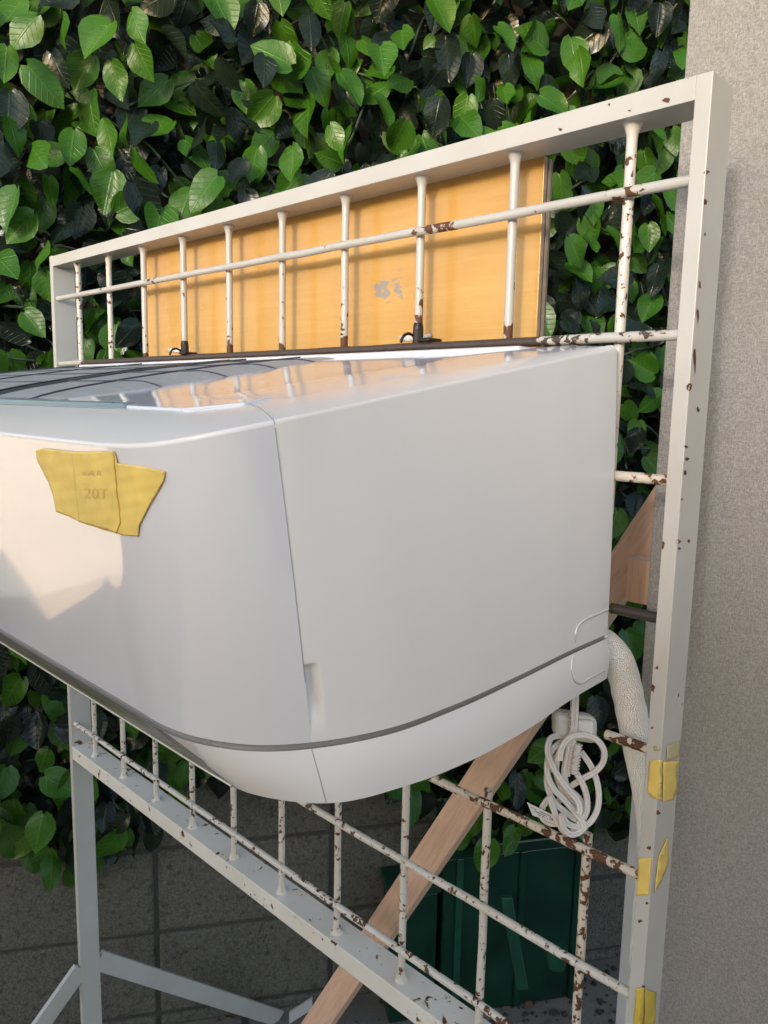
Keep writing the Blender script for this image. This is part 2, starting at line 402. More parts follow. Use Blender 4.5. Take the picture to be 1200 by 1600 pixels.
pm = {(i, k): leaf_mesh('leaf', [(i, Matrix.Identity(4))], M[k], U) for i in range(len(protos)) for k in ('leaf_bright', 'leaf_dark')}
YB = [(-200, 1340), (0, 1345), (110, 1375), (180, 1350), (250, 1325), (285, 1235), (450, 1225), (520, 1225), (600, 1245), (660, 1290), (760, 1345), (900, 1330), (1000, 1290), (1400, 1290)]
def ybot(x):
    return float(np.interp(x, [a for a, b in YB], [b for a, b in YB]))
def frame_of(nrm, hang):
    z = Vector(nrm).normalized(); y = -Vector(hang); y = (y-z*y.dot(z)).normalized(); x = y.cross(z)
    return Matrix((x, y, z)).transposed().to_4x4()
leaves = []
rows = []
rz = -13.0
tries = 0
for layer, (dens, o0, o1) in enumerate(((1900, .70, 1.70), (1500, .35, .85), (1500, .1, .4))):
    pts = []
    TZ_ = np.full((2600, 2), 99.)
    k = 0
    while len(pts) < dens and k < 40000:
        k += 1
        t = random.uniform(-3.2, 18.0); z = random.uniform(-13.0, 10.5)
        if ((TZ_[:len(pts)+1]-(t, z))**2).sum(1).min() < (.150 if layer == 0 else .145): continue
        P = wp(t, random.uniform(o0, o1), z); x, y, d = proj(P)
        if not (-160 < x < 1180 and -140 < y < 1420): continue
        if y > ybot(x)-40+random.uniform(-25, 15): continue
        TZ_[len(pts)] = (t, z); pts.append((t, z))
        nrm = WN+np.array([random.gauss(0, .52), random.gauss(0, .52), random.gauss(.12, .42)])
        hang = Vector((0, 0, -1))+Vector((WT*random.gauss(0, .55)).tolist())+Vector((0, 0, random.gauss(0, .25)))
        if random.random() < .10: hang = Vector((WT*random.choice((-1, 1))).tolist())+Vector((0, 0, random.uniform(-.4, .6)))
        sc = random.uniform(.50, .78)
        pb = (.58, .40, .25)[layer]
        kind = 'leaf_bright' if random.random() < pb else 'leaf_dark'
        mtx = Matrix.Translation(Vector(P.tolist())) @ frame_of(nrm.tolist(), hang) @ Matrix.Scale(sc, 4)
        # what shows: not behind the unit, board or panel
        hid = (y > 560 and y < 1200 and 0 < x < 950 and not (x < 100 and (y < 590 or y > 1010)) and y < 1000+.5*x) or (235 < x < 850 and 330-.2*x+60 < y < 560 and y > 430-.24*x) or x > 1070 or x < -40 or y < -40
        leaves.append((hid, layer, -sc, random.randrange(len(protos)), kind, mtx))
leaves.sort(key=lambda q: (q[0], q[1], q[2]))
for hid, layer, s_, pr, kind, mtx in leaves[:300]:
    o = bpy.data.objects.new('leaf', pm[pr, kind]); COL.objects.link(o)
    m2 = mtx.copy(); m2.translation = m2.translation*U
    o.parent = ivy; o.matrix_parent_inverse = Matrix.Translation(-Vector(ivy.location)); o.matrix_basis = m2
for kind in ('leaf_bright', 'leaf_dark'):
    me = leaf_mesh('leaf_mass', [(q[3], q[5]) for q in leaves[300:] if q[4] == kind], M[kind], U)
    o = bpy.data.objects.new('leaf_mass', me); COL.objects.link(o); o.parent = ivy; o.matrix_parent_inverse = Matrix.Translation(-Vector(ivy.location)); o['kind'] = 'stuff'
mb = MB()
for k in range(150):
    t = random.uniform(-2.5, 17); z = random.uniform(-11, 10); pts = []; dt = random.uniform(-.7, .7); dz = random.uniform(-.6, .3)
    for i in range(7):
        P = wp(t, random.uniform(.35, .95), z); x, y, d = proj(P)
        if y > ybot(x)-20: break
        pts.append(P); t += dt*random.uniform(.5, 1.2); z += dz*random.uniform(.3, 1.2)+random.uniform(-.2, .1)
    if len(pts) > 2: mb.tube(spline(pts, 4), .022, 5)
o = mb.build('stems', M['stem'], ivy, True); o['kind'] = 'stuff'

# ------------------------------------------------------------------ wall panel on the right, its timber prop
YP = 1.25
xl = at(1035, 600, 1, YP)[0]
wpn = thing('wall_panel', 'tall free standing panel covered in grey woven wallpaper beside the rusty post', 'partition', (4, YP, ZG))
MB().box(xl, 11, YP, YP+.12, ZG, 13).build('papered_board', M['panel'], wpn, bevel=.01)
zt_ = at(990, 1190, 1, YP)[2]
MB().box(xl-.004, xl+.30, YP-.012, YP-.002, ZG, zt_).build('edge_strip', M['panel_edge'], wpn)
a = at(1030, 809, 1, 2.05); b = at(470, 1640, 1, 1.15)
d = (b-a)/np.linalg.norm(b-a)
ang = math.atan2(d[2], d[0])
M['timber'] = woodmat('planed_pine', (0, ang, 0)); M['timber2'] = woodmat('planed_pine_block', (0, math.pi/2, 0), (.68, .43, .29), (.52, .31, .19))
w = np.cross(d, [0, 1, 0]); w /= np.linalg.norm(w); h = np.cross(w, d)
tb = thing('timber_prop', 'bare pine batten leaning diagonally behind the grid as a prop', 'timber', b)
MB().beam(a-d*2.2, b+d*6.5, w*.185, h*.10).build('batten', M['timber'], tb, bevel=.012)
p0 = at(981, 872, 1, 1.62); p1 = at(1001, 944, 1, 1.62)
wb = MB().box(p0[0], p0[0]+.5, 1.62, 1.84, p1[2], p0[2]).build('wood_block', M['timber2'], None, bevel=.01)
tag(wb, 'short pine block fixed upright beside the top of the batten', 'wood block')

# ------------------------------------------------------------------ white grid stand
FY0, FY1 = -.119, .235
XL0, XL1, XR0, XR1 = -9.69, -9.587, .497, .608
zj = lambda j: -5.70 if j == 8 else 1.3815-(j-1)*1.0147
st = thing('grid_stand', 'white metal grid stand with chipped rusty bars holding the unit', 'display stand', (-4.5, 0, ZG))
MB().box(XR0, XR1, FY0, FY1, ZG, 2.02).build('post', M['frame'], st, bevel=.006)
MB().box(XL0, XL1, FY0, FY1, ZG, 2.03).build('post', M['frame'], st, bevel=.006)
MB().box(XL1, XR0, FY0+.001, FY1-.001, 1.867, 2.02).build('top_rail', M['frame'], st, bevel=.004)
MB().box(XL1, XR0, FY0+.001, FY1-.001, -6.33, -6.10).build('bottom_rail', M['frame_low'], st, bevel=.010)
for X in (-9.638, .552):
    for sgn in (-1, 1):
        j = np.array([X, .06+sgn*.15, -10.35]); e = np.array([X, .06+sgn*4.35, -14.2])
        dd = (e-j)/np.linalg.norm(e-j); nn = np.cross(dd, [1, 0, 0])
        MB().beam(j, e, np.array([.045, 0, 0]), nn*.17).build('leg_strut', M['frame'], st, bevel=.012)
RR = .039
def rod(a, b, name, mat, fa=True, fb=True, r=RR):
    a, b = np.array(a, float), np.array(b, float); L = np.linalg.norm(b-a); d = (b-a)/L
    pts, rs = [], []
    for s, k in ((0, 1.9 if fa else 1), (.03, 1.45 if fa else 1), (.075, 1.08 if fa else 1), (.11, 1)): pts.append(a+d*s); rs.append(r*k)
    n = max(2, int(L/.5))
    for i in range(1, n):
        q = a+d*(.11+(L-.22)*i/n); pts.append(q+np.array([random.gauss(0, .003), 0, random.gauss(0, .003)])); rs.append(r*random.uniform(.97, 1.03))
    for s, k in ((.11, 1), (.075, 1.08 if fb else 1), (.03, 1.45 if fb else 1), (0, 1.9 if fb else 1)): pts.append(b-d*s); rs.append(r*k)
    return MB().tube(pts, rs, 12).build(name, mat, st, True, angle=50)
YV, YH = .022, -.048
for k in range(10):
    if k >= 8: rod((-k, YV, 1.869), (-k, YV, -6.102), 'vertical_bar', M['rod_low'])
    else:
        end = zj(3)-.3 if k == 0 else zj(2)-.12
        rod((-k, YV, 1.869), (-k, YV, end), 'vertical_bar', M['rod_low'] if k == 0 else M['rod_up'], True, False)
        rod((-k, YV, zj(6)+(.10 if k < 7 else 1.4)), (-k, YV, -6.102), 'vertical_bar', M['rod_bad'] if k == 0 else M['rod_low'], False, True)
rod((XL1-.002, YH, zj(1)), (XR0+.002, YH, zj(1)), 'horizontal_bar', M['rod_bar1'], False, False)
rod((XL1-.002, YH, zj(2)), (XR0+.002, YH, zj(2)), 'horizontal_bar', M['rod_bar2'], False, False)
rod((.07, YH+.02, zj(3)), (XR0+.002, YH+.02, zj(3)), 'horizontal_bar', M['rod_bad'], False, False)
rod((.10, YH+.02, zj(4)), (XR0+.002, YH+.02, zj(4)), 'horizontal_bar', M['rod_bar4'], False, False, RR*1.08)
rod((.126, YH+.02, zj(5)), (XR0+.002, YH+.02, zj(5)), 'horizontal_bar', M['rod_bad'], False, False)
for j in (3, 4, 5): rod((XL1-.002, YH, zj(j)), (-8.45, YH, zj(j)), 'horizontal_bar', M['rod_low'], False, False)
rod((XL1-.002, YH, zj(6)), (XR0+.002, YH, zj(6)), 'horizontal_bar', M['rod_bad'], False, False)
rod((XL1-.002, YH, zj(7)), (XR0+.002, YH, zj(7)), 'horizontal_bar', M['rod_low'], False, False)
rod((XL1-.002, YH, zj(8)), (XR0+.002, YH, zj(8)), 'horizontal_bar', M['rod_low'], False, False)

# ------------------------------------------------------------------ sheets that lie on a surface
def bvh_of(*obs):
    V, F = [], []
    dg = bpy.context.evaluated_depsgraph_get()
    for o in obs:
        b = len(V); V += [tuple(v.co) for v in o.data.vertices]; F += [tuple(i+b for i in p.vertices) for p in o.data.polygons]
    return BVHTree.FromPolygons(V, F)
def stuck(bvh, poly, name, mat, parent=None, step=4., off=.010, wrinkle=.004, thick=.006, extra=()):
    """thin sheet whose outline (seen from the camera) is poly, lying on the surface in bvh"""
    poly = [Vector(p) for p in poly]; pts = list(poly); edges = []
    bpts = []
    for i, p in enumerate(poly):
        q = poly[(i+1) % len(poly)]; n = max(1, int((q-p).length/step))
        for k in range(n): bpts.append(p.lerp(q, k/n))
    nb = len(bpts); edges = [(i, (i+1) % nb) for i in range(nb)]
    xs = [p.x for p in poly]; ys = [p.y for p in poly]; inner = []
    y = min(ys)+step*.6
    while y < max(ys):
        x = min(xs)+step*.6
        while x < max(xs):
            P = Vector((x+random.uniform(-.3, .3)*step, y+random.uniform(-.3, .3)*step))
            ins = False
            for i in range(len(poly)):
                a, b = poly[i], poly[(i+1) % len(poly)]
                if (a.y > P.y) != (b.y > P.y) and P.x < (b.x-a.x)*(P.y-a.y)/(b.y-a.y)+a.x: ins = not ins
            if ins and all((P-q).length > step*.45 for q in bpts): inner.append(P)
            x += step
        y += step
    vv, _, ff, *_ = delaunay_2d_cdt(bpts+inner, edges, [list(range(nb))], 1, 1e-4)
    mb = MB(); vs = []
    for p in vv:
        v = Vector(ray(p.x, p.y).tolist()); loc, nr, idx, dist = bvh.ray_cast(Vector((CAM*U).tolist()), v.normalized())
        if loc is None: vs.append(None); continue
        if nr.dot(v) > 0: nr = -nr
        w = wrinkle*(math.sin(p.x*.21+p.y*.09)+math.sin(p.y*.17-p.x*.06+1.3)+math.sin(p.x*.05+p.y*.31))*.5
        q = loc/U+nr*(off+max(-off*.6, w)); vs.append(q)
    ok = [q for q in vs if q is not None]; mean = sum(ok, Vector())/len(ok)
    mb.add([tuple(q if q is not None else mean) for q in vs], [tuple(f) for f in ff if all(vs[i] is not None for i in f)])
    o = mb.build(name, mat, parent, True)
    if thick:
        s = o.modifiers.new('solid', 'SOLIDIFY'); s.thickness = thick*U; s.offset = 0
    return o
def letters(bvh, text, x, y, size, mat, name, parent, slant=0., mirror=1., off=.024, dirx=(1, 0)):
    cu = bpy.data.curves.new('t', 'FONT'); cu.body = text; cu.size = size; cu.resolution_u = 3
    ob = bpy.data.objects.new('t', cu); COL.objects.link(ob)
    me = bpy.data.meshes.new_from_object(ob.evaluated_get(bpy.context.evaluated_depsgraph_get())); bpy.data.objects.remove(ob)
    mb = MB(); vs = []
    for vtx in me.vertices:
        px = x+mirror*vtx.co.x*dirx[0]+slant*vtx.co.y; py = y-vtx.co.y+vtx.co.x*dirx[1]
        v = Vector(ray(px, py).tolist()); loc, nr, idx, dist = bvh.ray_cast(Vector((CAM*U).tolist()), v.normalized())
        if nr.dot(v) > 0: nr = -nr
        vs.append(tuple(loc/U+nr*off))
    mb.add(vs, [tuple(p.vertices) for p in me.polygons]); return mb.build(name, mat, parent)

# ------------------------------------------------------------------ yellow board
YBD = .25
bd = thing('yellow_board', 'scuffed glossy yellow painted plywood board fixed behind the upper bars', 'board', (-4, YBD, .1))
xa, xb = -7.34, -.875
MB().box(xa, xb, YBD, YBD+.012, -.2, 1.875).build('painted_face', M['board'], bd, bevel=.004)
y = YBD+.0125
for i, (tk, inset) in enumerate(((.035, 0), (.03, .008), (.035, .002), (.03, .006))):
    MB().box(xa+inset, xb-inset, y, y+tk, -.2+inset, 1.875-inset).build('veneer_layer', M['ply%d' % (i % 2)], bd); y += tk+.0005
bb = BVHTree.FromPolygons([(xa*U, YBD*U, -.2*U), (xb*U, YBD*U, -.2*U), (xb*U, YBD*U, 1.9*U), (xa*U, YBD*U, 1.9*U)], [(0, 1, 2, 3)])
stuck(bb, [(623, 525), (640, 523), (658, 524), (672, 521), (676, 526), (664, 530), (648, 533), (628, 533)], 'tape_scrap', M['scrap'], bd, 3, .008, .003)
stuck(bb, [(262, 545), (282, 543), (296, 546), (299, 552), (280, 551), (264, 550)], 'tape_scrap', M['scrap'], bd, 3, .008, .003)

# ------------------------------------------------------------------ air conditioner
XE = -8.3
ztop = lambda yv: .308+.165*yv
T = [(.05,-.10), (.05,-.9), (.055,-1.7), (.07,-2.4), (.08,-2.9), (.07,-3.24), (.02,-3.42), (-.08,-3.54), (-.22,-3.61), (-.4,-3.65), (-.62,-3.665), (-.95,-3.668), (-1.5,-3.668), (XE,-3.668)]
TZ = [ztop(q[1]) for q in T[:6]]+[-.262, -.295, -.325, -.345, -.356, -.360, -.361, -.361]
T = [(x, yv, z) for (x, yv), z in zip(T, TZ)]
Sx = [(.118,-.10), (.128,-.62), (.166,-1.35), (.182,-2.05), (.14,-2.56), (-.007,-2.943), (-.09,-3.07), (-.2,-3.185), (-.33,-3.27), (-.48,-3.335), (-.675,-3.374), (-1.0,-3.376), (-1.5,-3.376), (XE,-3.376)]
Bx = [(.135,-.10), (.165,-.65), (.235,-1.35), (.245,-1.95), (.19,-2.4), (.02,-2.863), (-.08,-2.955), (-.2,-3.03), (-.38,-3.1), (-.58,-3.112), (-.75,-3.115), (-1.05,-3.115), (-1.5,-3.115), (XE,-3.115)]
ZS, ZS2, ZB = -1.85, -1.885, -2.2
Sc = [(x, yv, ZS) for x, yv in Sx]; S2 = [(x, yv, ZS2) for x, yv in Sx]; Bc = [(x, yv, ZB) for x, yv in Bx]
def ev(C, u):
    C = [np.array(p, float) for p in C]; i = min(int(u), len(C)-2); return crseg(C, i, u-i)
Ic = [(.0,-.13,.300), (-.12,-.66,.231), (-.16,-1.45,.10), (-.30,-1.95,.016), (-.36,-2.45,-.068), (-.40,-3.03,-.162), (-.48,-3.14,-.183), (-.58,-3.22,-.195), (-.72,-3.27,-.201), (-.88,-3.29,-.204), (-1.05,-3.30,-.205), (-1.3,-3.30,-.206), (-1.8,-3.30,-.207), (XE,-3.30,-.215)]
ac = thing('air_conditioner', 'white wall mounted air conditioner unit with open top filters and curved side', 'air conditioner', (-4.1, -1.5, ZB))
def urange(a, b, fine=.1):
    out = [a]
    while out[-1] < b-1e-6: out.append(min(b, out[-1]+fine))
    return out
def recess(u, f, P, nrm):
    # finger recess beside the seam, low on the side panel
    z = P[2]; yv = P[1]
    a = (z+1.805)/.40; s = (5.0-u)
    if 0 < a < 1.0 and s < .24:
        wv = min(1, max(0, (.22-s)/.09))*min(1, s/.02); top = min(1, (1-a)/.12); bot = min(1, a/.55)
        e = lambda q: q*q*(3-2*q)
        return P-nrm*.055*e(max(0, wv))*e(top)*e(bot)
    return P
def skin(us, f0=0., f1=1., nf=44):
    rows = []
    fr = [f0+(f1-f0)*i/nf for i in range(nf+1)]
    for f in fr:
        row = []
        for u in us:
            t, s = ev(T, u), ev(Sc, u); P = t*(1-f)+s*f
            c = np.array([-3., -1.5, P[2]]); n = P-c
            du = ev(T, min(13, u+.02))-ev(T, max(0, u-.02)); n = np.cross(du, [0, 0, 1]); n /= np.linalg.norm(n)
            if n@(P-c) < 0: n = -n
            bul = .012*math.sin(math.pi*f)
            P = P+n*bul*(1 if u < 5 else max(0, 1-(u-5)/4))
            if u <= 5: P = recess(u, f, P, n)
            row.append(P)
        rows.append(row)
    return rows
def bevel_rows(us):
    # rounded edge between wall top and the sloping shoulder
    rows = []
    dn = []
    for k in range(7):
        q = k/6; row = []
        for u in us:
            t, s, i = ev(T, u), ev(Sc, u), ev(Ic, u)
            a = t+(s-t)*.012; b = t+(i-t)*min(.3, .020/(np.linalg.norm(i-t)+1e-6)); row.append(a*(1-q)**2+2*q*(1-q)*t+b*q*q)
        rows.append(row)
    for q in (.15, .3, .5, .7, .85, 1.):
        row = []
        for u in us:
            t, i = ev(T, u), ev(Ic, u); q0 = min(.3, .020/(np.linalg.norm(i-t)+1e-6)); row.append(t+(i-t)*(q0+(1-q0)*q)+np.array([0, 0, .012*math.sin(math.pi*q)]))
        rows.append(row)
    return rows
us_side = urange(0, 4, .1)+urange(4.02, 4.7, .02)[:-1]+urange(4.7, 5, .01)
us_front = urange(5, 12, .06)+[12.5, 13]
side = MB().grid(skin(us_side, .012, 1, 110)).build('side_panel', M['ac'], ac, True)
front = MB().grid(skin(us_front, .012, 1, 20)).build('front_panel', M['acf'], ac, True)
MB().grid(bevel_rows(us_side)).build('side_shoulder', M['ac'], ac, True)
MB().grid(bevel_rows(us_front)).build('front_shoulder', M['ac'], ac, True)
def inset(P, u, d):
    du = ev(Sc, min(13, u+.02))-ev(Sc, max(0, u-.02)); n = np.cross(du, [0, 0, 1]); n /= np.linalg.norm(n)
    if n@(P-np.array([-3., -1.5, P[2]])) < 0: n = -n
    return P-n*d
us_all = us_side[:-1]+us_front
def strip_rows(us):
    return [[ev(Sc, u) for u in us], [inset(ev(Sc, u), u, .022) for u in us], [inset(ev(S2, u), u, .022) for u in us], [ev(S2, u) for u in us]]
MB().grid(strip_rows(us_all)).build('trim_stripe', M['stripe'], ac, True)
def low_rows(usf, n=14):
    rows = []
    for j in range(n+1):
        f = j/n; row = []
        for u in usf(f):
            a, b = ev(S2, u), ev(Bc, u); P = a*(1-f)+b*f
            row.append(inset(P, u, -.02*math.sin(math.pi*f)*(1 if u < 9 else .3)))
        rows.append(row)
    return rows
MB().grid(low_rows(lambda f: us_side)).build('lower_side', M['ac'], ac, True)
ub = lambda f: 10.1-1.9*f
MB().grid(low_rows(lambda f: [5+(ub(f)-5)*i/60 for i in range(61)])).build('lower_corner', M['ac'], ac, True)
MB().grid(low_rows(lambda f: [ub(f)+(12-ub(f))*i/30 for i in range(31)]+[13])).build('louver_flap', M['flap'], ac, True)
MB().tube([ev(Bc, u)+np.array([0, -.004, .004]) for u in [8.4+.2*i for i in range(19)]+[13]], .009, 8).build('flap_edge', M['chrome'], ac, True)
# underside, back, far end
bl = [ev(Bc, u) for u in us_all]
u_ = MB(); u_.add([p+np.array([0, 0, .004]) for p in bl]+[(XE, -.1, ZB+.004)], [tuple(range(len(bl)+1))]); u_.build('underside', M['ac'], ac)
u_ = MB(); u_.add([(.05,-.10,.29), (.118,-.10,ZS), (.118,-.10,ZS2), (.135,-.10,ZB), (XE,-.1,ZB), (XE,-.1,.29)], [(0,1,2,3,4,5)]); u_.build('back_plate', M['ac'], ac)
u_ = MB(); u_.add([(XE,-.1,ZB), (XE,-.1,.26), (XE,-3.30,-.215), (XE,-3.668,-.361), (XE,-3.376,ZS), (XE,-3.115,ZB)], [(0,1,2,3,4,5)]); u_.build('end_panel', M['ac'], ac)
# seams
seam = [ev(T, 5)*(1-f)+ev(Sc, 5)*f for f in [i/40 for i in range(41)]]
def out(P, u, d): return inset(P, u, -d)
sm = MB(); sm.tube([out(r[0], 5, .0005) for r in [[p] for p in [row[-1] for row in skin(us_side, .02, .79, 30)]]], .0030, 6)
sm.tube([p+np.array([.0, 0, .001]) for p in [r[-1] for r in bevel_rows(us_side)]], .0030, 6)
sm.tube([r[-1] for r in low_rows(lambda f: us_side)], .0030, 6)
sm.build('seam', M['seam'], ac, True)
# pipe outlet cover: raised outline on the side, above and below the stripe
bs = bvh_of(side)
lowo = [o for o in ac.children if o.name.startswith('lower_side')][0]; bl2 = bvh_of(lowo)
def onsurf(b, pts, off):
    outp = []
    for p in spline([(x, y, 0) for x, y in pts], 6):
        v = Vector(ray(p[0], p[1]).tolist()).normalized(); loc, nr, i, ds = b.ray_cast(Vector((CAM*U).tolist()), v)
        if loc is None: continue
        if nr.dot(v) > 0: nr = -nr
        outp.append(np.array(loc/U+nr*off))
    return outp
g1 = onsurf(bs, [(899, 1002), (899, 990), (903, 978), (911, 970), (922, 964), (938, 957), (953, 950)], .001)
g2 = onsurf(bl2, [(897, 1020), (893, 1036), (894, 1053), (899, 1064), (907, 1067), (918, 1061), (932, 1053), (944, 1047)], .001)
for gq in (g1, g2):
    if len(gq) > 4:
        MB().tube(gq, .0065, 6).build('cover_outline', M['ac'], ac, True)
        MB().tube([p+np.array([.002, -.004, -.009]) for p in gq], .004, 6).build('cover_groove', M['seam'], ac, True)
# top: glossy lid at the right, filters, sill, rear strip
def lidz(u, x):
    return 0
rowsL = []
for u in urange(0, 10, .1):
    i = ev(Ic, u); row = []
    for k in range(25):
        q = k/24; x = i[0]*(1-q)+(-8.25)*q
        z = i[2]+.02*math.sin(min(1, abs(x-i[0])/.8)*math.pi)*min(1, (i[1]+3.3)/.5)
        row.append((x, i[1], z))
    rowsL.append(row)
MB().grid(rowsL).build('lid', M['lid'], ac, True)
MB().box(XE+.02, -.62, -.36, -.105, .10, .314).build('rear_rail', M['lid'], ac, bevel=.03)
fz = lambda yv: .165*yv+float(np.interp(yv, [-3.12, -2.95, -2.7, -2.3, -1.9, -1.4, -.9, -.45], [.315, .352, .370, .382, .387, .383, .368, .352]))
ys = [-3.08+2.6*i/26 for i in range(27)]
fx = lambda x: -.09*max(0., min(1., (x+2.75)/.55))**1.5
for x0, x1 in ((-8.1, -4.28), (-3.98, -2.2)):
    fm = MB().grid([[(x0+(x1-x0)*k/16, yv, fz(yv)+fx(x0+(x1-x0)*k/16)) for k in range(17)] for yv in ys]).build('filter_mesh', M['mesh'], ac, True)
    fr = MB()
    for xx, rr in ((x0, .012), (x1, .012), ((x0+x1)/2, .009)):
        fr.tube([(xx, yv, fz(yv)+fx(xx)+.006) for yv in ys], rr, 6)
    for yv in (-3.06, -2.38, -1.82, -1.3, -.8): fr.tube([(x0+(x1-x0)*k/12, yv, fz(yv)+fx(x0+(x1-x0)*k/12)+.003) for k in range(13)], .008, 6)
    fr.build('filter_frame', M['filtframe'], ac, True)
for xx in (-4.24, -4.03):
    MB().grid([[(xx-.05, yv, fz(yv)+.018), (xx+.05, yv, fz(yv)+.018)] for yv in ys]).build('filter_divider', M['filtframe'], ac, True)
MB().box(-8.2, -1.25, -3.27, -3.10, -.25, -.168).build('sill', M['sill'], ac, bevel=.02)
fl = MB(); P = [(-1.62,-3.24), (-.62,-3.27), (-.40,-3.06), (-.44,-2.86), (-.62,-2.98), (-1.5,-3.02)]
zz = lambda x, yv: .165*yv+.352
fl.add([(x, yv, zz(x, yv)) for x, yv in P]+[(x, yv, zz(x, yv)-.03) for x, yv in P], [tuple(range(6)), tuple(range(11, 5, -1))]+[(i, (i+1) % 6, (i+1) % 6+6, i+6) for i in range(6)])
fl.build('cover_tab', M['lid'], ac, bevel=.008)

# ------------------------------------------------------------------ sheet and tape on the front
bfz = bvh_of(front)
tp = stuck(bfz, [(59, 703), (70, 700), (116, 705), (150, 706), (181, 704), (186, 723), (215, 727), (240, 731), (260, 736), (258, 750), (248, 768), (236, 788), (226, 808), (220, 820), (218, 837), (200, 836), (186, 833), (165, 827), (128, 815), (110, 806), (90, 799), (86, 775), (78, 752), (66, 729), (60, 716)], 'masking_tape', M['tape'], None, 3, .009, .0016, .003)
tag(tp, 'torn yellow masking tape wrapped round the front corner of the air conditioner', 'tape')
tp2 = stuck(bfz, [(116, 706), (181, 704), (186, 760), (192, 815), (186, 831), (150, 820), (127, 814)], 'tape_overlap', M['tape'], tp, 3, .014, .0014, .002)
btp = bvh_of(tp2)
try:
    letters(btp, 'n A R', 129, 743, 13, M['ink'], 'faded_lettering', tp, .05, off=.004, dirx=(1, .02))
    letters(btp, '20T', 131, 778, 24, M['ink'], 'faded_lettering', tp, .02, off=.004, dirx=(1, .04))
except Exception as ex: print('letters', ex)

# ------------------------------------------------------------------ tape on the post
posts = [o for o in st.children if o.name.startswith('post')]
bp_ = bvh_of(*posts)
def ptape(parts, label, mats, grp='tape scraps on the right post'):
    t = thing('masking_tape', label, 'tape', at(parts[0][0][0], parts[0][0][1], 1, -.12), grp)
    for k, (poly, mk) in enumerate(zip(parts, mats)): stuck(bp_, poly, 'tape_piece', M[mk], t, 4, .008, .003, .005)
ptape([[(1016, 1188), (1033, 1187), (1032, 1249), (1020, 1246), (1012, 1236), (1014, 1215)], [(1035, 1190), (1062, 1187), (1059, 1226), (1051, 1249), (1034, 1252)]],
      'wide torn yellow tape wrapped over the post edge, uppermost of the strong yellow pieces', ['tape', 'tape'])
ptape([[(1041, 1165), (1066, 1155), (1063, 1180), (1040, 1189)], [(1022, 1165), (1032, 1165), (1031, 1172), (1023, 1172)]], 'faded pale tape scrap on the post just above the wide yellow tape', ['tape_pale', 'tape_pale'])
ptape([[(999, 1341), (1019, 1339), (1017, 1366), (1014, 1398), (995, 1398)]], 'ragged yellow tape patch on the front face of the post', ['tape'])
ptape([[(1042, 1307), (1043, 1348), (1032, 1375), (1021, 1394), (1028, 1336)]], 'narrow pointed yellow tape sliver on the side face of the post', ['tape'])
ptape([[(995, 1543), (1005, 1543), (1003, 1600), (990, 1600)], [(1007, 1545), (1024, 1550), (1022, 1598), (1005, 1602)]], 'bright yellow tape with red pen strokes at the foot of the post', ['tape_bright', 'tape_bright'])
# rust spots where the photograph shows them on the square tube
bfr = bvh_of(*[o for o in st.children if o.name.startswith(('post', 'top_rail', 'bottom_rail'))])
spots = [(1042,156,9,6), (1074,121,5,3), (1063,123,4,2), (952,163,3,3), (984,173,3,2), (876,202,5,3), (1104,269,5,5), (1102,316,4,6), (1101,366,2,4), (1093,445,2,9), (1090,492,3,15), (1085,560,2.5,28), (1077,605,5,8), (1072,698,4,3), (1073,717,4,4), (1070,738,4,5), (1036,852,4,9), (1060,846,4,4), (1061,857,3,3), (1030,905,3,9), (1076,845,3,4), (1020,1075,5,9), (1027,1043,3,4), (1019,1137,3,3), (1028,1270,4,5), (1015,1324,5,4), (1011,1411,3,3), (1000,1439,5,3), (1005,1541,4,3), (82,372,3,3), (124,1160,9,4), (1090,640,3,5), (1065,780,2,3)]
rs = MB()
def blob(cx, cy, rx, ry):
    n = 11; return [(cx+.8*rx*math.cos(6.283*k/n)*random.uniform(.5, 1.3), cy+.8*ry*math.sin(6.283*k/n)*random.uniform(.5, 1.3)) for k in range(n)]
sp = None
for s_ in spots:
    try:
        o = stuck(bfr, blob(*s_), 'rust_spot', M['rust'], st, 3, .0025, 0, 0)
    except Exception as ex: print('spot', s_, ex); continue

# ------------------------------------------------------------------ hooks on the second bar
for (px_, py_) in ((655, 541), (284, 556)):
    c = at(px_, py_, 1, YH); x, z = c[0], zj(2)
    hk = thing('wire_hook', 'dark iron hook on the brown bar %s' % ('below the grey scuff of the board' if px_ > 400 else 'near the left end of the yellow board'), 'hook', (x, YH, z), 'iron hooks on the brown bar')
    loop = [(x-.16+.01*k, YH-.075*math.cos(k*.55), z+.01+.085*math.sin(k*.55)+.03) for k in range(10)]
    MB().tube(spline(loop, 3), .014, 7).build('wire_loop', M['hook'], hk, True)
    MB().box(x+.02, x+.16, YH-.055, YH+.13, z+.045, z+.075).build('clip_plate', M['hook'], hk, bevel=.008)
    kx = round(x); MB().tube([(kx, YV, z+.02), (kx, YV, z+.16), (kx, YV, z+.20), (kx, YV, z+.235)], [.052, .050, .047, .036], 10).build('sleeve', M['hook'], hk, True)

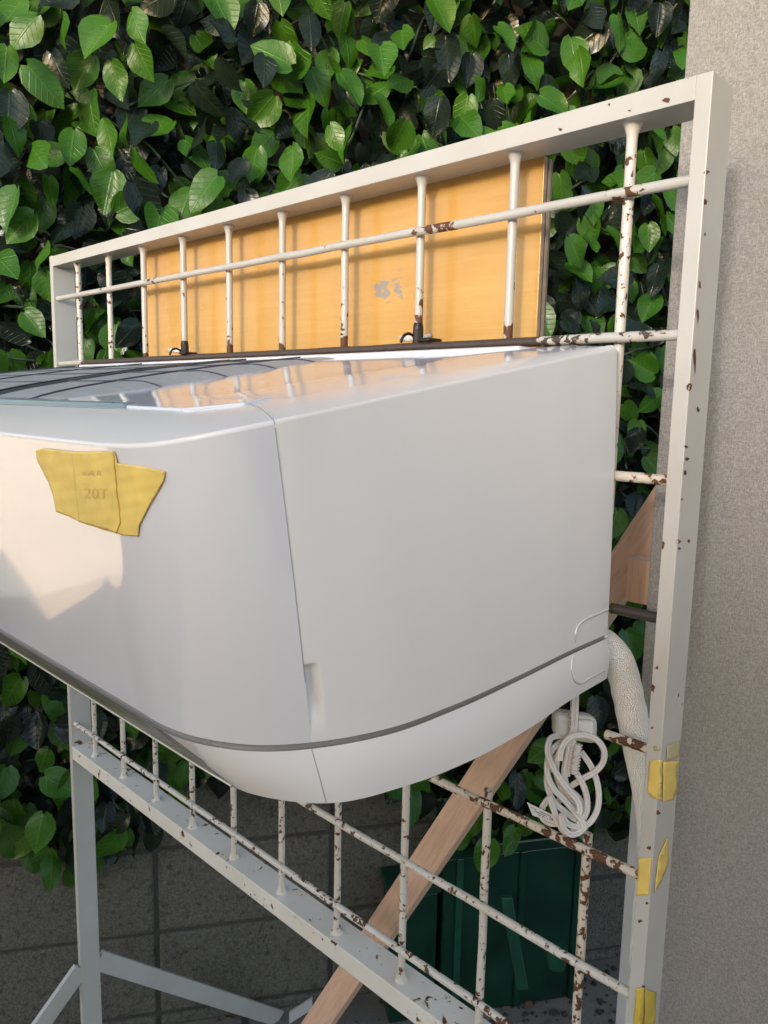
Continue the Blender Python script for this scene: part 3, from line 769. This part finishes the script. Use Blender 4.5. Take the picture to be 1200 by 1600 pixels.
# ------------------------------------------------------------------ insulated pipe
hp = [(925,996,.12), (945,1008,.16), (962,1026,.22), (974,1055,.30), (983,1095,.36), (992,1140,.40), (1001,1185,.43), (1011,1230,.42), (1019,1285,.43), (1019,1350,.43), (1013,1430,.42), (1006,1520,.41), (999,1620,.4), (988,1760,.4)]
pts = spline([at(x, y, 1, yy) for x, y, yy in hp], 10)
mb = MB(); n = 28; rr = [.125*(1+.022*math.sin(i*.9)*(1 if 30 < i < 46 else (.24 if layer == 1 else .2))) for i in range(len(pts))]
mb.tube(pts, rr, n)
hz = mb.build('insulated_pipe', M['hose'], None, True)
uvl = hz.data.uv_layers.new(name='UVMap')
for poly in hz.data.polygons:
    for li in poly.loop_indices:
        vi = hz.data.loops[li].vertex_index; uvl.data[li].uv = ((vi % n)/n if not ((vi % n) == 0 and any((hz.data.loops[j].vertex_index % n) == n-1 for j in poly.loop_indices)) else 1.0, (vi//n)/len(pts)*1.0)
tag(hz, 'fat white braided insulated pipe bending down behind the air conditioner', 'pipe')

# ------------------------------------------------------------------ power cord
DC = 5.85
cx = lambda x, y, dz=0: atd(810+x*.1688, 1060+y*.1688, DC+dz)
pc = thing('power_cord', 'cream mains cord knotted in a bundle hanging under the air conditioner', 'power cord', cx(520, 700))
cd = MB()
def twin(path, dz0, dz1, w=.011, r=.0135):
    n = len(path); pts = spline([cx(x, y, dz0+(dz1-dz0)*i/(n-1)) for i, (x, y) in enumerate(path)], 7)
    A, B = [], []
    for i, p in enumerate(pts):
        t = pts[min(i+1, len(pts)-1)]-pts[max(i-1, 0)]; t /= np.linalg.norm(t)+1e-9; s = np.cross(t, CD); s /= np.linalg.norm(s)+1e-9
        A.append(p+s*w); B.append(p-s*w)
    cd.tube(A, r, 8); cd.tube(B, r, 8)
twin([(522,60), (520,250), (505,520), (470,700), (440,900)], -.05, .0, .015, .018)
twin([(380,760), (400,650), (480,545), (600,525), (720,565), (792,665), (785,770), (700,870), (600,925), (500,990), (440,1040), (390,1110), (350,1180)], -.10, .06)
twin([(520,600), (440,550), (370,530), (300,555), (272,650), (300,780), (380,920), (470,1040), (545,1130), (570,1200), (560,1260)], .06, -.10)
twin([(480,560), (380,600), (300,680), (268,790), (270,890), (320,1010), (430,1130), (550,1270), (600,1340), (610,1400)], .08, -.08)
twin([(470,600), (380,700), (300,800), (264,920), (275,1020), (330,1140), (440,1240), (540,1310), (590,1330)], .10, -.04)
twin([(580,680), (665,800), (725,950), (745,1100), (725,1230), (640,1350), (540,1375), (440,1330), (400,1250)], .04, -.10)
twin([(540,880), (605,1000), (635,1120), (625,1250), (560,1345), (500,1425), (430,1420), (375,1340), (325,1210), (280,1090)], -.03, -.07)
twin([(395,1260), (415,1380), (490,1445), (570,1420), (620,1370)], -.12, -.06)
twin([(280,1110), (222,1200), (225,1290), (290,1340), (380,1345)], .03, .02)
twin([(520,540), (470,640), (440,760), (425,880), (455,1010), (540,1090), (590,1160), (600,1240)], .02, -.02)
twin([(450,560), (380,680), (350,860), (390,1000), (480,1140), (590,1250), (610,1330)], .05, .0)
cd.build('cord', M['cord'], pc, True, angle=60)
sr = MB()
A, B = cx(552, 610, -.05), cx(515, 880, -.05)
pts, rs_ = [], []
for k in range(41): pts.append(A+(B-A)*k/40); rs_.append(.036 if (k//2) % 2 == 0 else .024)
sr.tube(pts, rs_, 10).build('strain_relief', M['cord'], pc, True, angle=25)
c0 = cx(515, 430, .10)
pl = MB().beam(c0-CR*.165+CU*.02, c0+CR*.165-CU*.03, CU*.105, CD*.09).build('plug', M['plug'], pc, bevel=.05, seg=4)
c1 = cx(600, 440, .02)
MB().beam(c1-CR*.06, c1+CR*.08-CU*.01, CU*.06, CD*.05).build('plug_face', M['plug'], pc, bevel=.03, seg=3)
tg = MB(); ta = [cx(78, 1145, -.02), cx(350, 1280, -.06), cx(345, 1345, -.06), cx(130, 1268, -.02)]
tg.add(ta+[q+CD*.004 for q in ta], [(0,1,2,3), (7,6,5,4), (0,4,5,1), (1,5,6,2), (2,6,7,3), (3,7,4,0)]); tgo = tg.build('paper_tag', M['plug'], pc)
ln = MB()
for f, a, b in ((.30, .10, .95), (.52, .18, .9), (.72, .25, .95)):
    L0 = ta[0]*(1-f)+ta[3]*f; L1 = ta[1]*(1-f)+ta[2]*f; q = L0+(L1-L0)*a-CD*.003; e = L0+(L1-L0)*b-CD*.003
    m_ = 14
    for k in range(m_):
        if random.random() < .7:
            s0, s1 = q+(e-q)*k/m_, q+(e-q)*(k+.75)/m_; ln.add([s0-CU*.004, s1-CU*.004, s1+CU*.004, s0+CU*.004], [(0,1,2,3)])
ln.build('printed_lines', M['inkdark'], tgo)
mk = MB()
for k in range(16):
    if random.random() < .75:
        y0 = 190+k*19; x0 = 487-(y0-190)*.05; mk.add([cx(x0, y0, -.075), cx(x0+9, y0, -.075), cx(x0+8, y0+12, -.075), cx(x0-1, y0+12, -.075)], [(0,1,2,3)])
mk.build('cord_print', M['inkdark'], pc)

# ------------------------------------------------------------------ things low behind the grid
gb = thing('green_bin', 'large dark green plastic bin standing behind the lower bars', 'bin', wp(11, 1.2, ZG))
def gslab(mb, t0, t1, o0, o1, z0, z1): slab(mb, t0, t1, o0, o1, z0, z1); return mb
def t_of(px, py, off):
    v = ray(px, py); k = ((W0+WN*off-CAM)@WN)/(v@WN); q = CAM+v*k; return (q-W0)@WT, q[2]
t0, z0 = t_of(690, 1500, 1.0); t1, z1 = t_of(905, 1500, 1.0); _, ztp = t_of(800, 1330, 1.0)
gslab(MB(), t0, t1, .1, 1.0, ZG+.02, ztp).build('bin_body', M['green'], gb, bevel=.06)
gslab(MB(), t0-.15, t1+.15, .06, 1.1, ztp+.004, ztp+.3).build('rim', M['green'], gb, bevel=.05)
for q in (.08, .52, .92):
    tq = t0+(t1-t0)*q; gslab(MB(), tq, tq+.16, 1.001, 1.07, ZG+.05, ztp).build('rib', M['greenlight'] if q < .2 else M['green'], gb, bevel=.03)
ta_, za = t_of(610, 1480, .95); tb_, _ = t_of(690, 1480, .95)
gb2 = thing('green_crate', 'dull green plastic crate left of the large green bin', 'crate', wp(ta_, 1.2, ZG))
gslab(MB(), ta_, tb_-.12, .1, .95, ZG+.02, za+1.2).build('crate_body', M['green'], gb2, bevel=.05)
gslab(MB(), ta_-.08, tb_-.04, .07, 1.0, za+1.204, za+1.4).build('crate_rim', M['green'], gb2, bevel=.04)
pa = atd(791, 1400, 14.6); pb_ = atd(815, 1538, 14.6)
sk = MB().beam(pa, pb_+(pb_-pa)*.05, CR*.11, CD*.06).build('green_stake', M['greenlight'], None, bevel=.03)
tag(sk, 'flat pale green plastic stake leaning in front of the green bin', 'stake')
pa = atd(870, 1480, 14.2); pb_ = atd(869, 1512, 14.2)
sk = MB().tube([pa, pa*.5+pb_*.5, pb_], [.2, .19, .15], 12).build('green_pot', M['greenlight'], None, True); tag(sk, 'small green plastic pot on the ground beside the stake', 'pot')
lf = MB(); L = [(812,1540), (822,1545), (830,1560), (833,1575), (824,1572), (815,1558)]
Q = [at(x, y, 2, ZG+.05+.05*(i % 2)) for i, (x, y) in enumerate(L)]
lf.add(Q, [(0,1,2,3,4,5)]); o = lf.build('dry_leaf', M['dryleaf']); tag(o, 'curled dry brown leaf lying on the ground below the green stake', 'leaf')
o.modifiers.new('s', 'SOLIDIFY').thickness = .001
so_ = MB()
for k in range(150):
    x, y = random.uniform(690, 960), random.uniform(1490, 1600); P = at(x, y, 2, ZG); r = random.uniform(.015, .09)
    if k < 14: x, y, r = random.uniform(720, 900), random.uniform(1500, 1530), random.uniform(.1, .2); P = at(x, y, 2, ZG)
    so_.tube([P+np.array([0, 0, -.01]), P+np.array([random.gauss(0, .02), 0, r*.5]), P+np.array([0, random.gauss(0, .02), r*.8])], [r, r*.75, r*.2], 6)
o = so_.build('rubble', M['soil']); o['kind'] = 'stuff'; 
o['label'] = 'loose dark soil and rubble on the ground under the green bin'
pbm = MB(); A = atd(452, 1590, 16.2); B = atd(488, 1567, 16.2)
pbm.beam(A, B, CU*.12, CD*.04); o = pbm.build('pale_offcut', M['panel_edge'], None, bevel=.01); tag(o, 'pale board offcut poking out beside the foot of the batten', 'board')
print('leaves', len(leaves), 'tris', sum(len(o.data.polygons) for o in bpy.data.objects if o.type == 'MESH'))
